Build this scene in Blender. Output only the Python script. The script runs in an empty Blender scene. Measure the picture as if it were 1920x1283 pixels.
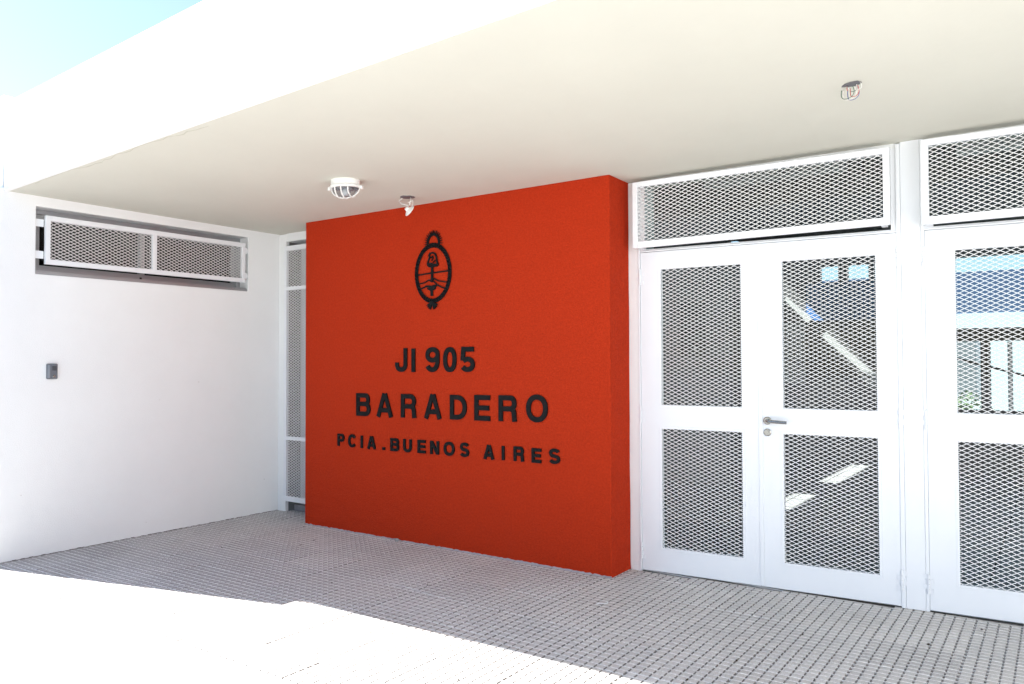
import bpy, math, random
from mathutils import Matrix, Vector
random.seed(7)
S = bpy.context.scene
R = math.radians
# ---------------------------------------------------------------- camera
cam_d = bpy.data.cameras.new('camera'); cam = bpy.data.objects.new('camera', cam_d)
S.collection.objects.link(cam); S.camera = cam
cam_d.sensor_width = 36; cam_d.sensor_fit = 'HORIZONTAL'; cam_d.lens = 1466.952 / 1920 * 36
cam_d.clip_start = 0.05; cam_d.clip_end = 2000
r_ = (0.81646, 0.57739, -0.003185); u_ = (0.016525, -0.017853, 0.999704); f_ = (-0.577164, 0.816272, 0.024118)
cam.matrix_world = Matrix(((r_[0], u_[0], -f_[0], 5.85047), (r_[1], u_[1], -f_[1], -5.16534), (r_[2], u_[2], -f_[2], 1.34487), (0, 0, 0, 1)))
# ---------------------------------------------------------------- world, sun, exposure
EL = R(46.7); hx, hy = -0.9665, -0.2565           # direction towards the sun
w = bpy.data.worlds.new('World'); S.world = w; w.use_nodes = True
nt = w.node_tree; nt.nodes.clear()
sky = nt.nodes.new('ShaderNodeTexSky'); sky.sky_type = 'NISHITA'; sky.sun_disc = False
sky.sun_elevation = EL; sky.sun_rotation = math.atan2(hx, hy); sky.air_density = 1.0; sky.dust_density = 0.6; sky.ozone_density = 1.2
bg = nt.nodes.new('ShaderNodeBackground'); bg.inputs['Strength'].default_value = 0.062
wo = nt.nodes.new('ShaderNodeOutputWorld')
nt.links.new(sky.outputs[0], bg.inputs[0]); nt.links.new(bg.outputs[0], wo.inputs[0])
sd = bpy.data.lights.new('sun', 'SUN'); sd.energy = 5.0; sd.angle = R(0.5); sd.color = (1.0, 0.975, 0.94)
sun = bpy.data.objects.new('sun', sd); S.collection.objects.link(sun)
sdir = Vector((hx * math.cos(EL), hy * math.cos(EL), math.sin(EL)))
sun.rotation_euler = sdir.to_track_quat('Z', 'Y').to_euler(); sun.location = (-10, -6, 14)
S.view_settings.view_transform = 'Standard'; S.view_settings.look = 'None'; S.view_settings.gamma = 1
S.view_settings.use_curve_mapping = False
S.view_settings.exposure = 2.12
S.cycles.max_bounces = 12; S.cycles.diffuse_bounces = 9; S.cycles.transparent_max_bounces = 16

# ---------------------------------------------------------------- materials
def mat(name, col, rough=0.7, metal=0.0, spec=0.5, noise=None, bump=None, bump2=None, attr=None, stretch=None):
    """noise=(scale, amount): value mottling; bump=(scale, strength, distance)"""
    m = bpy.data.materials.new(name); m.use_nodes = True
    t = m.node_tree; N = t.nodes; L = t.links; b = N['Principled BSDF']
    b.inputs['Base Color'].default_value = (*col, 1); b.inputs['Roughness'].default_value = rough
    b.inputs['Metallic'].default_value = metal; b.inputs['Specular IOR Level'].default_value = spec
    tc = N.new('ShaderNodeTexCoord'); vec = tc.outputs['Object']
    cout = None
    if noise:
        src = vec
        if stretch:
            mp = N.new('ShaderNodeMapping'); mp.inputs['Scale'].default_value = stretch; L.new(vec, mp.inputs[0]); src = mp.outputs[0]
        n1 = N.new('ShaderNodeTexNoise'); n1.inputs['Scale'].default_value = noise[0]; n1.inputs['Detail'].default_value = 6; n1.inputs['Roughness'].default_value = 0.65
        L.new(src, n1.inputs['Vector'])
        mr = N.new('ShaderNodeMapRange'); mr.inputs['From Min'].default_value = 0.3; mr.inputs['From Max'].default_value = 0.7
        mr.inputs['To Min'].default_value = 1 - noise[1]; mr.inputs['To Max'].default_value = 1 + noise[1]
        L.new(n1.outputs['Fac'], mr.inputs['Value'])
        vm = N.new('ShaderNodeVectorMath'); vm.operation = 'SCALE'; vm.inputs[0].default_value = col
        L.new(mr.outputs[0], vm.inputs['Scale']); cout = vm.outputs[0]
        if attr:
            at = N.new('ShaderNodeAttribute'); at.attribute_name = attr
            v2 = N.new('ShaderNodeVectorMath'); v2.operation = 'MULTIPLY'; L.new(cout, v2.inputs[0]); L.new(at.outputs['Color'], v2.inputs[1]); cout = v2.outputs[0]
        L.new(cout, b.inputs['Base Color'])
    last = None
    for bp in (bump, bump2):
        if not bp: continue
        nn = N.new('ShaderNodeTexNoise'); nn.inputs['Scale'].default_value = bp[0]; nn.inputs['Detail'].default_value = 4
        L.new(vec, nn.inputs['Vector'])
        bn = N.new('ShaderNodeBump'); bn.inputs['Strength'].default_value = bp[1]; bn.inputs['Distance'].default_value = bp[2]
        L.new(nn.outputs['Fac'], bn.inputs['Height'])
        if last: L.new(last, bn.inputs['Normal'])
        last = bn.outputs[0]
    if last: L.new(last, b.inputs['Normal'])
    m['c'] = 1
    return m

def speckle(m, scale, size, col, fac):
    """adds small specks with a shape of their own on top of the base colour"""
    t = m.node_tree; N = t.nodes; L = t.links; b = N['Principled BSDF']
    tc = N.new('ShaderNodeTexCoord'); vo = N.new('ShaderNodeTexVoronoi'); vo.inputs['Scale'].default_value = scale; vo.inputs['Randomness'].default_value = 1
    L.new(tc.outputs['Object'], vo.inputs['Vector'])
    lt = N.new('ShaderNodeMath'); lt.operation = 'LESS_THAN'; lt.inputs[1].default_value = size; L.new(vo.outputs['Distance'], lt.inputs[0])
    wn = N.new('ShaderNodeSeparateColor'); L.new(vo.outputs['Color'], wn.inputs[0])
    g = N.new('ShaderNodeMath'); g.operation = 'LESS_THAN'; g.inputs[1].default_value = fac; L.new(wn.outputs[0], g.inputs[0])
    mu = N.new('ShaderNodeMath'); mu.operation = 'MULTIPLY'; L.new(lt.outputs[0], mu.inputs[0]); L.new(g.outputs[0], mu.inputs[1])
    mx = N.new('ShaderNodeMix'); mx.data_type = 'RGBA'
    L.new(mu.outputs[0], mx.inputs[0])
    if b.inputs['Base Color'].links: L.new(b.inputs['Base Color'].links[0].from_socket, mx.inputs[6])
    else: mx.inputs[6].default_value = b.inputs['Base Color'].default_value
    mx.inputs[7].default_value = (*col, 1); L.new(mx.outputs[2], b.inputs['Base Color'])
    return m

def glass(name, tint=(0.85, 0.9, 0.9), rough=0.0):
    m = bpy.data.materials.new(name); m.use_nodes = True; t = m.node_tree; N = t.nodes; L = t.links; N.clear()
    o = N.new('ShaderNodeOutputMaterial'); mx = N.new('ShaderNodeMixShader'); fr = N.new('ShaderNodeFresnel'); fr.inputs['IOR'].default_value = 1.4
    tr = N.new('ShaderNodeBsdfTransparent'); tr.inputs[0].default_value = (*tint, 1)
    gl = N.new('ShaderNodeBsdfGlossy'); gl.inputs['Roughness'].default_value = rough
    ge = N.new('ShaderNodeNewGeometry'); inv = N.new('ShaderNodeMath'); inv.operation = 'SUBTRACT'; inv.inputs[0].default_value = 1; L.new(ge.outputs['Backfacing'], inv.inputs[1])
    mm = N.new('ShaderNodeMath'); mm.operation = 'MULTIPLY'; L.new(fr.outputs[0], mm.inputs[0]); L.new(inv.outputs[0], mm.inputs[1])
    L.new(mm.outputs[0], mx.inputs[0]); L.new(tr.outputs[0], mx.inputs[1]); L.new(gl.outputs[0], mx.inputs[2]); L.new(mx.outputs[0], o.inputs[0])
    return m

M = {}
M['plaster'] = mat('white_plaster', (0.83, 0.845, 0.85), 0.85, spec=0.2, noise=(1.3, 0.025), bump=(150, 0.55, 0.003), bump2=(5, 0.25, 0.01))
speckle(M['plaster'], 9, 0.035, (0.5, 0.48, 0.45), 0.25)
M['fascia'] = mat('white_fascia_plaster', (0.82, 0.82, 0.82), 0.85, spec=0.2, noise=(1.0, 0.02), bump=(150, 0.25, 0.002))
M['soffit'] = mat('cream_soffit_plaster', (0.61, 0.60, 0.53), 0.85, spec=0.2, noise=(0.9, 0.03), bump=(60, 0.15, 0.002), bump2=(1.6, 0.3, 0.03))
M['red'] = mat('red_stucco', (0.42, 0.031, 0.0085), 0.85, spec=0.06, noise=(70, 0.14), bump=(120, 0.9, 0.006), bump2=(7, 0.6, 0.02))
speckle(M['red'], 7, 0.03, (0.6, 0.3, 0.25), 0.12)
M['paint'] = mat('white_door_paint', (0.80, 0.82, 0.85), 0.38, spec=0.5, noise=(2.0, 0.012), bump=(9, 0.06, 0.003))
M['mesh'] = mat('white_painted_mesh', (0.74, 0.74, 0.74), 0.45)
M['alu'] = mat('grey_aluminium', (0.42, 0.44, 0.46), 0.4, metal=0.6, noise=(8, 0.06), stretch=(1, 12, 12))
M['black'] = mat('black_letter_paint', (0.006, 0.006, 0.007), 0.5, spec=0.12, noise=(30, 0.2))
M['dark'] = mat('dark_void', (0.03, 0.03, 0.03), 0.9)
M['tile'] = speckle(mat('grey_paver', (0.52, 0.495, 0.465), 0.8, spec=0.3, noise=(2.2, 0.09), bump=(400, 0.35, 0.001), attr='tone'), 260, 0.35, (0.62, 0.62, 0.64), 0.3)
speckle(M['tile'], 330, 0.33, (0.22, 0.21, 0.21), 0.25)
M['grout_and_shade'] = mat('paver_grout_and_groove_shade', (0.27, 0.25, 0.235), 0.9, noise=(6, 0.25), bump=(200, 0.3, 0.001))
M['concrete'] = mat('pale_concrete', (0.32, 0.322, 0.315), 0.85, spec=0.2, noise=(1.6, 0.05), bump=(120, 0.2, 0.002))
M['reflector'] = mat('reflector_render', (0.74, 0.745, 0.75), 0.85, noise=(1.2, 0.04))
M['mortar'] = mat('grey_mortar', (0.36, 0.34, 0.36), 0.9, noise=(20, 0.2))
M['steel'] = mat('brushed_steel', (0.34, 0.33, 0.31), 0.25, metal=1.0)
M['plastic'] = mat('grey_plastic', (0.13, 0.145, 0.17), 0.4)
M['whiteplastic'] = mat('white_plastic', (0.8, 0.8, 0.78), 0.4)
M['glass'] = glass('clear_glass'); M['lampglass'] = glass('ribbed_lamp_glass', (0.75, 0.77, 0.8), 0.15)
M['hole'] = mat('grey_junction_box', (0.14, 0.14, 0.15), 0.6)
M['reveal'] = mat('shaded_reveal_grey', (0.22, 0.22, 0.225), 0.9, noise=(14, 0.15))  # darker copy of the jamb, its shade behind the gate mesh put into the colour
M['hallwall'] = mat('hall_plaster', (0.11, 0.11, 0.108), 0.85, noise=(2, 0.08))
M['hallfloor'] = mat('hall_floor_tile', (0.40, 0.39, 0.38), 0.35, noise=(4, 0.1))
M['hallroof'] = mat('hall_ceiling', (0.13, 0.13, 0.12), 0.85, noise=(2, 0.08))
M['blue'] = mat('blue_painted_render', (0.06, 0.12, 0.24), 0.8, noise=(3, 0.06))
M['leaf'] = mat('shrub_leaf', (0.09, 0.14, 0.03), 0.6, noise=(12, 0.35))
M['bark'] = mat('shrub_stem', (0.12, 0.08, 0.05), 0.9)
M['dryleaf'] = mat('dry_leaf', (0.05, 0.035, 0.02), 0.8, noise=(40, 0.3))
M['thread'] = mat('white_thread', (0.75, 0.75, 0.75), 0.7)
M['wire_r'] = mat('red_wire', (0.5, 0.06, 0.04), 0.5); M['wire_b'] = mat('blue_wire', (0.06, 0.09, 0.3), 0.5)
M['wire_g'] = mat('green_wire', (0.05, 0.14, 0.09), 0.5); M['wire_w'] = mat('white_wire', (0.75, 0.73, 0.7), 0.5)
M['wood'] = mat('brown_board', (0.12, 0.07, 0.04), 0.7, noise=(6, 0.2))

# ---------------------------------------------------------------- helpers
def tag(o, label=None, cat=None, group=None, kind=None):
    if label: o['label'] = label
    if cat: o['category'] = cat
    if group: o['group'] = group
    if kind: o['kind'] = kind
    return o

def empty(name, loc=(0, 0, 0), rz=0, label=None, cat=None, group=None):
    o = bpy.data.objects.new(name, None); o.empty_display_size = 0.2; S.collection.objects.link(o)
    o.location = loc; o.rotation_euler = (0, 0, rz)
    return tag(o, label, cat, group)

class MB:
    def __init__(s): s.v = []; s.f = []
    def add(s, vs, fs):
        n = len(s.v); s.v += [tuple(v) for v in vs]; s.f += [tuple(i + n for i in f) for f in fs]; return s
    def box(s, x0, x1, y0, y1, z0, z1):
        return s.add([(x0, y0, z0), (x1, y0, z0), (x1, y1, z0), (x0, y1, z0), (x0, y0, z1), (x1, y0, z1), (x1, y1, z1), (x0, y1, z1)],
                     [(0, 3, 2, 1), (4, 5, 6, 7), (0, 1, 5, 4), (1, 2, 6, 5), (2, 3, 7, 6), (3, 0, 4, 7)])
    def frame(s, x0, x1, y0, y1, z0, z1, w, wt=None, wb=None):
        """rectangular ring in the x-z plane, pieces butted"""
        wt = w if wt is None else wt; wb = w if wb is None else wb
        s.box(x0, x0 + w, y0, y1, z0, z1); s.box(x1 - w, x1, y0, y1, z0, z1)
        s.box(x0 + w, x1 - w, y0, y1, z1 - wt, z1); s.box(x0 + w, x1 - w, y0, y1, z0, z0 + wb); return s
    def holed(s, xs, zs, holes, y0, y1):
        """slab in x-z with rectangular holes; one welded shell"""
        nx, nz = len(xs), len(zs); idx = {}
        def vid(i, j, k):
            key = (i, j, k)
            if key not in idx: idx[key] = len(s.v); s.v.append((xs[i], (y0, y1)[k], zs[j]))
            return idx[key]
        solid = lambda i, j: 0 <= i < nx - 1 and 0 <= j < nz - 1 and (i, j) not in holes
        for i in range(nx - 1):
            for j in range(nz - 1):
                if not solid(i, j): continue
                s.f.append((vid(i, j, 0), vid(i + 1, j, 0), vid(i + 1, j + 1, 0), vid(i, j + 1, 0)))
                s.f.append((vid(i, j, 1), vid(i, j + 1, 1), vid(i + 1, j + 1, 1), vid(i + 1, j, 1)))
                if not solid(i - 1, j): s.f.append((vid(i, j, 0), vid(i, j + 1, 0), vid(i, j + 1, 1), vid(i, j, 1)))
                if not solid(i + 1, j): s.f.append((vid(i + 1, j, 0), vid(i + 1, j, 1), vid(i + 1, j + 1, 1), vid(i + 1, j + 1, 0)))
                if not solid(i, j - 1): s.f.append((vid(i, j, 0), vid(i, j, 1), vid(i + 1, j, 1), vid(i + 1, j, 0)))
                if not solid(i, j + 1): s.f.append((vid(i, j + 1, 0), vid(i + 1, j + 1, 0), vid(i + 1, j + 1, 1), vid(i, j + 1, 1)))
        return s
    def tube(s, pts, r, n=8, closed=False, caps=True):
        pts = [Vector(p) for p in pts]; m = len(pts); base = len(s.v); up = None
        for i, p in enumerate(pts):
            a = pts[(i - 1) % m] if (i > 0 or closed) else p; b = pts[(i + 1) % m] if (i < m - 1 or closed) else p
            t = (b - a).normalized()
            if up is None: up = t.orthogonal().normalized()
            up = (up - t * up.dot(t)).normalized(); sd_ = t.cross(up)
            rr = r[i] if isinstance(r, (list, tuple)) else r
            for k in range(n):
                an = 2 * math.pi * k / n; s.v.append(tuple(p + (up * math.cos(an) + sd_ * math.sin(an)) * rr))
        for i in range(m if closed else m - 1):
            j = (i + 1) % m
            for k in range(n):
                s.f.append((base + i * n + k, base + i * n + (k + 1) % n, base + j * n + (k + 1) % n, base + j * n + k))
        if caps and not closed:
            s.f.append(tuple(base + k for k in range(n))[::-1]); s.f.append(tuple(base + (m - 1) * n + k for k in range(n)))
        return s
    def lathe(s, prof, c=(0, 0, 0), n=32, axis='z', sx=1, sy=1):
        base = len(s.v)
        for (r, h) in prof:
            for k in range(n):
                a = 2 * math.pi * k / n; x, y = r * math.cos(a) * sx, r * math.sin(a) * sy
                s.v.append((c[0] + x, c[1] + y, c[2] + h) if axis == 'z' else (c[0] + x, c[1] + h, c[2] + y))
        for i in range(len(prof) - 1):
            for k in range(n): s.f.append((base + i * n + k, base + i * n + (k + 1) % n, base + (i + 1) * n + (k + 1) % n, base + (i + 1) * n + k))
        s.f.append(tuple(base + k for k in range(n))[::-1]); s.f.append(tuple(base + (len(prof) - 1) * n + k for k in range(n)))
        return s
    def ribbon(s, pts, t, y0, y1, closed=False):
        """flat stroke of width t along points in the x-z plane, extruded y0..y1 (mitred); t may be a list"""
        m = len(pts); base = len(s.v)
        for i in range(m):
            a = pts[(i - 1) % m] if (i > 0 or closed) else pts[i]; b = pts[(i + 1) % m] if (i < m - 1 or closed) else pts[i]; p = pts[i]
            def nrm(q, r2):
                d = Vector((r2[0] - q[0], r2[1] - q[1])); return d.normalized() if d.length > 1e-9 else None
            d1, d2 = nrm(a, p), nrm(p, b)
            if d1 is None: d1 = d2
            if d2 is None: d2 = d1
            d = (d1 + d2)
            d = d.normalized() if d.length > 1e-6 else d1
            nx, nz = -d[1], d[0]; tt = (t[i] if isinstance(t, (list, tuple)) else t) / 2 / max(0.5, abs(d.dot(d1)))
            for yy in (y0, y1):
                s.v.append((p[0] + nx * tt, yy, p[1] + nz * tt)); s.v.append((p[0] - nx * tt, yy, p[1] - nz * tt))
        for i in range(m if closed else m - 1):
            q = base + i * 4; r2 = base + ((i + 1) % m) * 4
            s.f += [(q, q + 1, r2 + 1, r2), (q + 2, r2 + 2, r2 + 3, q + 3), (q, r2, r2 + 2, q + 2), (q + 1, q + 3, r2 + 3, r2 + 1)]
        if not closed:
            s.f.append((base, base + 2, base + 3, base + 1)); q = base + (m - 1) * 4; s.f.append((q, q + 1, q + 3, q + 2))
        return s
    def build(s, name, m, parent=None, bevel=0, smooth=False, loc=None):
        me = bpy.data.meshes.new(name); me.from_pydata(s.v, [], s.f); me.validate(); me.update()
        me.materials.append(m)
        o = bpy.data.objects.new(name, me); S.collection.objects.link(o)
        if parent: o.parent = parent
        if loc: o.location = loc
        import bmesh
        bm = bmesh.new(); bm.from_mesh(me); bmesh.ops.recalc_face_normals(bm, faces=bm.faces); bm.to_mesh(me); bm.free()
        if bevel:
            b = o.modifiers.new('bevel', 'BEVEL'); b.width = bevel; b.segments = 2; b.limit_method = 'ANGLE'; b.angle_limit = R(40)
        if smooth:
            for p in me.polygons: p.use_smooth = True
        return o

def lattice(x0, x1, z0, z1, y, px=0.047, pz=0.0235, t=0.0037):
    """expanded-metal grating: two families of strands, clipped to the rectangle"""
    mb = MB(); sl = pz / px
    for fam in (0, 1):
        k = sl if fam == 0 else -sl
        y0 = y + (0 if fam == 0 else 0.0011)
        lo = min(z0 - k * (x1 - x0), z0); c = z0 - abs(k) * (x1 - x0) if fam == 0 else z0
        n = int((z1 - z0 + abs(k) * (x1 - x0)) / pz) + 2
        for i in range(n):
            zz = c + i * pz + pz * 0.31           # height of the strand at x0
            xa, xb = x0, x1
            # z = zz + k (x-x0) within z0..z1
            if k > 0: xa = max(x0, x0 + (z0 - zz) / k); xb = min(x1, x0 + (z1 - zz) / k)
            else: xa = max(x0, x0 + (z1 - zz) / k); xb = min(x1, x0 + (z0 - zz) / k)
            if xb - xa < 0.004: continue
            mb.ribbon([(xa, zz + k * (xa - x0)), (xb, zz + k * (xb - x0))], t, y0, y0 + 0.003)
    return mb

def hinge_mb(x, z, y, h=0.10, r=0.0065, side=1):
    mb = MB(); k = 4; g = 0.002; hh = h / k
    for i in range(k):
        mb.lathe([(r, 0), (r, hh - g)], (x, y, z - h / 2 + i * hh), 10)
        sgn = side if i % 2 == 0 else -side
        a, b = sorted((x + sgn * r * 0.6, x + sgn * 0.022)); mb.box(a, b, y + 0.001, y + 0.006, z - h / 2 + i * hh, z - h / 2 + i * hh + hh - g)
    mb.lathe([(r * 0.6, 0), (r * 0.9, 0.003), (r * 0.4, 0.006)], (x, y, z + h / 2), 10)
    return mb

# geometry constants
XR, YD, ROT = 3.537, -0.576, 0.0739            # right end of the red wall; door plane
doorY = lambda x: YD + (x - XR) * math.tan(ROT)
def zfront(x): return 2.510 + 0.045 * x
def zback(x): return 2.503 + max(0, x - 3.5) * 0.020
def fasY(x): return -2.846 + x * 0.03
def ceil_z(x, y):
    yb = doorY(x) if x > XR else YD
    t = max(0, min(1, (y - yb) / (fasY(x) - yb))); return zback(x) + (zfront(x) - zback(x)) * t ** 1.6

# ---------------------------------------------------------------- ground
g = MB()
EDGE = -2.992
g.add([(-60, -60, -0.002), (70, -60, -0.002), (70, EDGE, -0.002), (-60, EDGE, -0.002)], [(0, 1, 2, 3)])
gr = g.build('path', M['concrete']); tag(gr, kind='structure')
g = MB(); g.add([(-60, 6.2, -0.05), (70, 6.2, -0.05), (70, 60, -0.05), (-60, 60, -0.05)], [(0, 1, 2, 3)])
tag(g.build('ground', M['concrete']), kind='structure')

# pavement: individual pads pressed into small square tiles, real grooves
SX, SY = 0.0489, 0.0432; GW = 0.0076; GD = 0.0078
mb = MB(); tone = []
X0, X1 = -0.02, 8.3
nx = int((X1 - X0) / SX); ny = int((0.05 - EDGE) / SY)
tt = {}
for i in range(nx):
    for j in range(ny):
        xa = X0 + i * SX; ya = EDGE + j * SY
        if ya + SY > (doorY(xa) + 0.02 if xa > XR - 0.05 else YD + 0.13): continue
        key = (i // 8, (j + 3) // 8)
        if key not in tt: tt[key] = (random.uniform(-0.0012, 0.0008), random.uniform(-0.0016, 0.0016), random.uniform(-0.0016, 0.0016), random.gauss(1, 0.055), random.uniform(-0.012, 0.012))
        h, ta, tb, c, tint = tt[key]
        e = 0.0008; xl = xa + 0.0036 + (0.0012 if i % 8 == 0 else 0); xr = xa + SX - 0.0036 - (0.0012 if i % 8 == 7 else 0)
        yl = ya + GW / 2 + (0.0008 if (j + 3) % 8 == 0 else 0); yr = ya + SY - GW / 2 - (0.0008 if (j + 3) % 8 == 7 else 0)
        jx = random.uniform(-0.0004, 0.0004); xl += jx; xr += jx
        zt = h + ta * ((i % 8) / 8 - 0.5) + tb * (((j + 3) % 8) / 8 - 0.5) + random.uniform(-0.0002, 0.0002)
        n = len(mb.v)
        mb.v += [(xl, yl, -GD), (xr, yl, -GD), (xr, yr, -GD), (xl, yr, -GD), (xl + e, yl + e, zt), (xr - e, yl + e, zt), (xr - e, yr - e, zt), (xl + e, yr - e, zt)]
        mb.f += [(n + 4, n + 5, n + 6, n + 7), (n, n + 1, n + 5, n + 4), (n + 1, n + 2, n + 6, n + 5), (n + 2, n + 3, n + 7, n + 6), (n + 3, n, n + 4, n + 7)]
        cc = c * random.uniform(0.97, 1.03); tone += [(cc + tint, cc, cc - tint, 1)] * 8
pv = mb.build('pavement', M['tile']); tag(pv, kind='structure')
M['groove_light'] = mat('pale_groove_light', (0.78, 0.76, 0.74), 0.95, noise=(25, 0.2))  # pale tone stands for light caught in the X-running grooves
pv.data.materials.append(M['grout_and_shade']); pv.data.materials.append(M['groove_light'])
for k, p in enumerate(pv.data.polygons): p.material_index = (0, 2, 1, 2, 1)[k % 5]  # groove sides coloured by direction: pale where light falls, dark where shaded
ca = pv.data.color_attributes.new('tone', 'FLOAT_COLOR', 'POINT')
for i, c in enumerate(tone): ca.data[i].color = c
mb = MB(); mb.add([(-0.02, EDGE, -0.0078), (8.3, EDGE, -0.0078), (8.3, doorY(8.3) + 0.03, -0.0078), (3.5, doorY(3.5) + 0.03, -0.0078), (3.5, YD + 0.14, -0.0078), (-0.02, YD + 0.14, -0.0078)], [(0, 1, 2, 3, 4, 5)])
tag(mb.build('paving_bed', M['grout_and_shade']), kind='structure')
mb = MB()
for j in range(1, ny):
    y = EDGE + j * SY
    if y > 0.0: break
    x0_ = -0.02 if y < YD + 0.12 else max(-0.02, XR + (y - YD) / math.tan(ROT))
    mb.box(x0_, 8.29, y - 0.0024, y + 0.0024, -0.0076, -0.0016)
tag(mb.build('joint_light_strips', M['groove_light']), kind='structure')  # pale strips paint the light caught along X-running joints
mb = MB(); mb.add([(8.3, EDGE, -0.002), (20, EDGE, -0.002), (20, 0.6, -0.002), (8.3, 0.6, -0.002)], [(0, 1, 2, 3)])
tag(mb.build('side_path', M['concrete']), kind='structure')

# ---------------------------------------------------------------- side wall with high window
sw = empty('side_wall', (0, -2.955, 0), R(90), 'white plastered side wall on the left with a long high window', 'wall')
# local x = world +Y, local y = into the wall (-X)
WY0, WY1, WZ0, WZ1 = -2.641 + 2.955, -0.902 + 2.955, 1.962, 2.437
m_ = MB().holed([0, WY0, WY1, 2.42], [-0.05, WZ0, WZ1, 2.53], {(1, 1)}, 0, 0.26)
m_.build('wall', M['plaster'], sw, bevel=0.004)
m_ = MB().box(0.115, 9.0, 0.03, 0.36, 2.502, 3.17); m_.build('parapet', M['plaster'], sw)
mb = MB()
for i in range(90):
    xa = 2.40 * i / 90; mb.box(xa, xa + 0.0262, -0.0025, -0.0002, -0.006, random.uniform(0.001, 0.006))
mb.build('base_joint', mat('dark_base_joint', (0.16, 0.15, 0.14), 0.9), sw)
# window inside the opening
wn = MB(); wx0, wx1 = WY0, WY1; a0, a1 = 0.118, 0.165
wn.frame(wx0, wx1, a0, a1, WZ0, WZ1, 0.035)
win = wn.build('window', M['alu'], sw, bevel=0.0015)
mid = (wx0 + wx1) / 2 - 0.04
s_ = MB().frame(wx0 + 0.036, mid + 0.03, a0 + 0.004, a0 + 0.02, WZ0 + 0.036, WZ1 - 0.036, 0.04); s_.build('sash', M['alu'], win, bevel=0.001)
s_ = MB().frame(mid - 0.01, wx1 - 0.036, a0 + 0.024, a0 + 0.042, WZ0 + 0.036, WZ1 - 0.036, 0.04); s_.build('sash', M['alu'], win, bevel=0.001)
MB().box(wx0 + 0.076, mid - 0.01, a0 + 0.010, a0 + 0.014, WZ0 + 0.076, WZ1 - 0.076).build('glass_pane', M['glass'], win)
MB().box(mid + 0.03, wx1 - 0.076, a0 + 0.031, a0 + 0.035, WZ0 + 0.076, WZ1 - 0.076).build('glass_pane', M['glass'], win)
MB().box(wx0 - 0.0, wx1, 0.02, 0.116, WZ0 + 0.001, WZ0 + 0.028).box(wx0, wx1, 0.012, 0.02, WZ0 + 0.001, WZ0 + 0.018).build('sill', M['alu'], win, bevel=0.001)
MB().box(mid - 0.012, mid + 0.003, 0.112, 0.1175, WZ0 + 0.029, WZ0 + 0.052).build('latch', M['dark'], win)
# dark room box behind
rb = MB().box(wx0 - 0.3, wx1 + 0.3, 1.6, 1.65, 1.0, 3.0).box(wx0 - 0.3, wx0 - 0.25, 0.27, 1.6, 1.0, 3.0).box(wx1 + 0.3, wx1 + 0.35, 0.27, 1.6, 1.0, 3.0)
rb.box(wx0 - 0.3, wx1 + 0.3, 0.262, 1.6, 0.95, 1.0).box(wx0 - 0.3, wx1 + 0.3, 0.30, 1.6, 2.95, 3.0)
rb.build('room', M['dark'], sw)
# security grille on pivots in front of the window
gx0, gx1, gz0, gz1 = -2.580 + 2.955, -0.940 + 2.955, 2.036, 2.380
gmid = -1.772 + 2.955
gl = MB().frame(gx0, gx1, -0.012, 0.016, gz0, gz1, 0.032, 0.036, 0.036).box(gmid - 0.018, gmid + 0.018, -0.012, 0.016, gz0 + 0.036, gz1 - 0.036)
grille = gl.build('security_grille', M['paint'], sw, bevel=0.002)
lattice(gx0 + 0.03, gmid - 0.016, gz0 + 0.034, gz1 - 0.034, 0.004, t=0.0038).build('mesh_panel', M['mesh'], grille)
lattice(gmid + 0.016, gx1 - 0.03, gz0 + 0.034, gz1 - 0.034, 0.004, t=0.0038).build('mesh_panel', M['mesh'], grille)
for (x0, x1, z0, z1) in ((wx0 + 0.001, gx0 - 0.001, 2.30, 2.352), (wx0 + 0.001, gx0 - 0.001, 2.075, 2.128)):
    MB().box(x0, x1, 0.020, 0.030, z0, z1).build('bracket', M['paint'], grille)
for z in (2.318, 2.098):
    MB().box(gx1 + 0.001, gx1 + 0.030, 0.004, 0.022, z - 0.026, z + 0.026).box(gx1 + 0.030, gx1 + 0.044, 0.010, 0.018, z - 0.012, z + 0.012).build('hinge', M['paint'], grille, bevel=0.002)

# call box on the side wall
ic = empty('call_box', (0.0, -2.531, 1.281), R(90), 'small dark grey plastic call box on the white side wall', 'call box')
MB().box(-0.036, 0.036, -0.026, -0.0005, -0.055, 0.055).build('housing', M['plastic'], ic, bevel=0.008)
MB().box(-0.036 + 0.002, -0.018, -0.0285, -0.0262, -0.045, 0.045).build('side_panel', mat('pale_grey_plastic', (0.24, 0.28, 0.32), 0.35), ic, bevel=0.001)
b_ = MB()
for q in range(4): b_.box(-0.004, 0.026, -0.0275, -0.0262, 0.008 + q * 0.008, 0.012 + q * 0.008)
b_.build('speaker_slots', M['dark'], ic)
MB().lathe([(0.0105, 0), (0.0105, -0.003), (0.008, -0.0045)], (0.008, -0.0262, -0.034), 20, 'y').build('button', M['steel'], ic)

# ---------------------------------------------------------------- canopy
cn = empty('porch_canopy', (0, 0, 0), 0, 'white porch canopy with a deep plain fascia and cream underside', 'canopy')
xs = [0.0] + [0.5 * k for k in range(1, 17)] + [8.298]
mb = MB(); n = 0
for x in xs:
    yf = fasY(x); zb_, zt_ = zfront(x), 3.105 + 0.063 * x
    mb.v += [(x, yf, zb_ - 0.002), (x, yf, zt_), (x, yf + 0.03, zt_), (x, yf + 0.03, zb_ - 0.002)]
for i in range(len(xs) - 1):
    q = 4 * i
    for k in range(4): mb.f.append((q + k, q + (k + 1) % 4, q + 4 + (k + 1) % 4, q + 4 + k))
mb.f += [(0, 1, 2, 3), tuple(len(mb.v) - 4 + k for k in (3, 2, 1, 0))]
mb.build('fascia', M['fascia'], cn, bevel=0.002)
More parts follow.
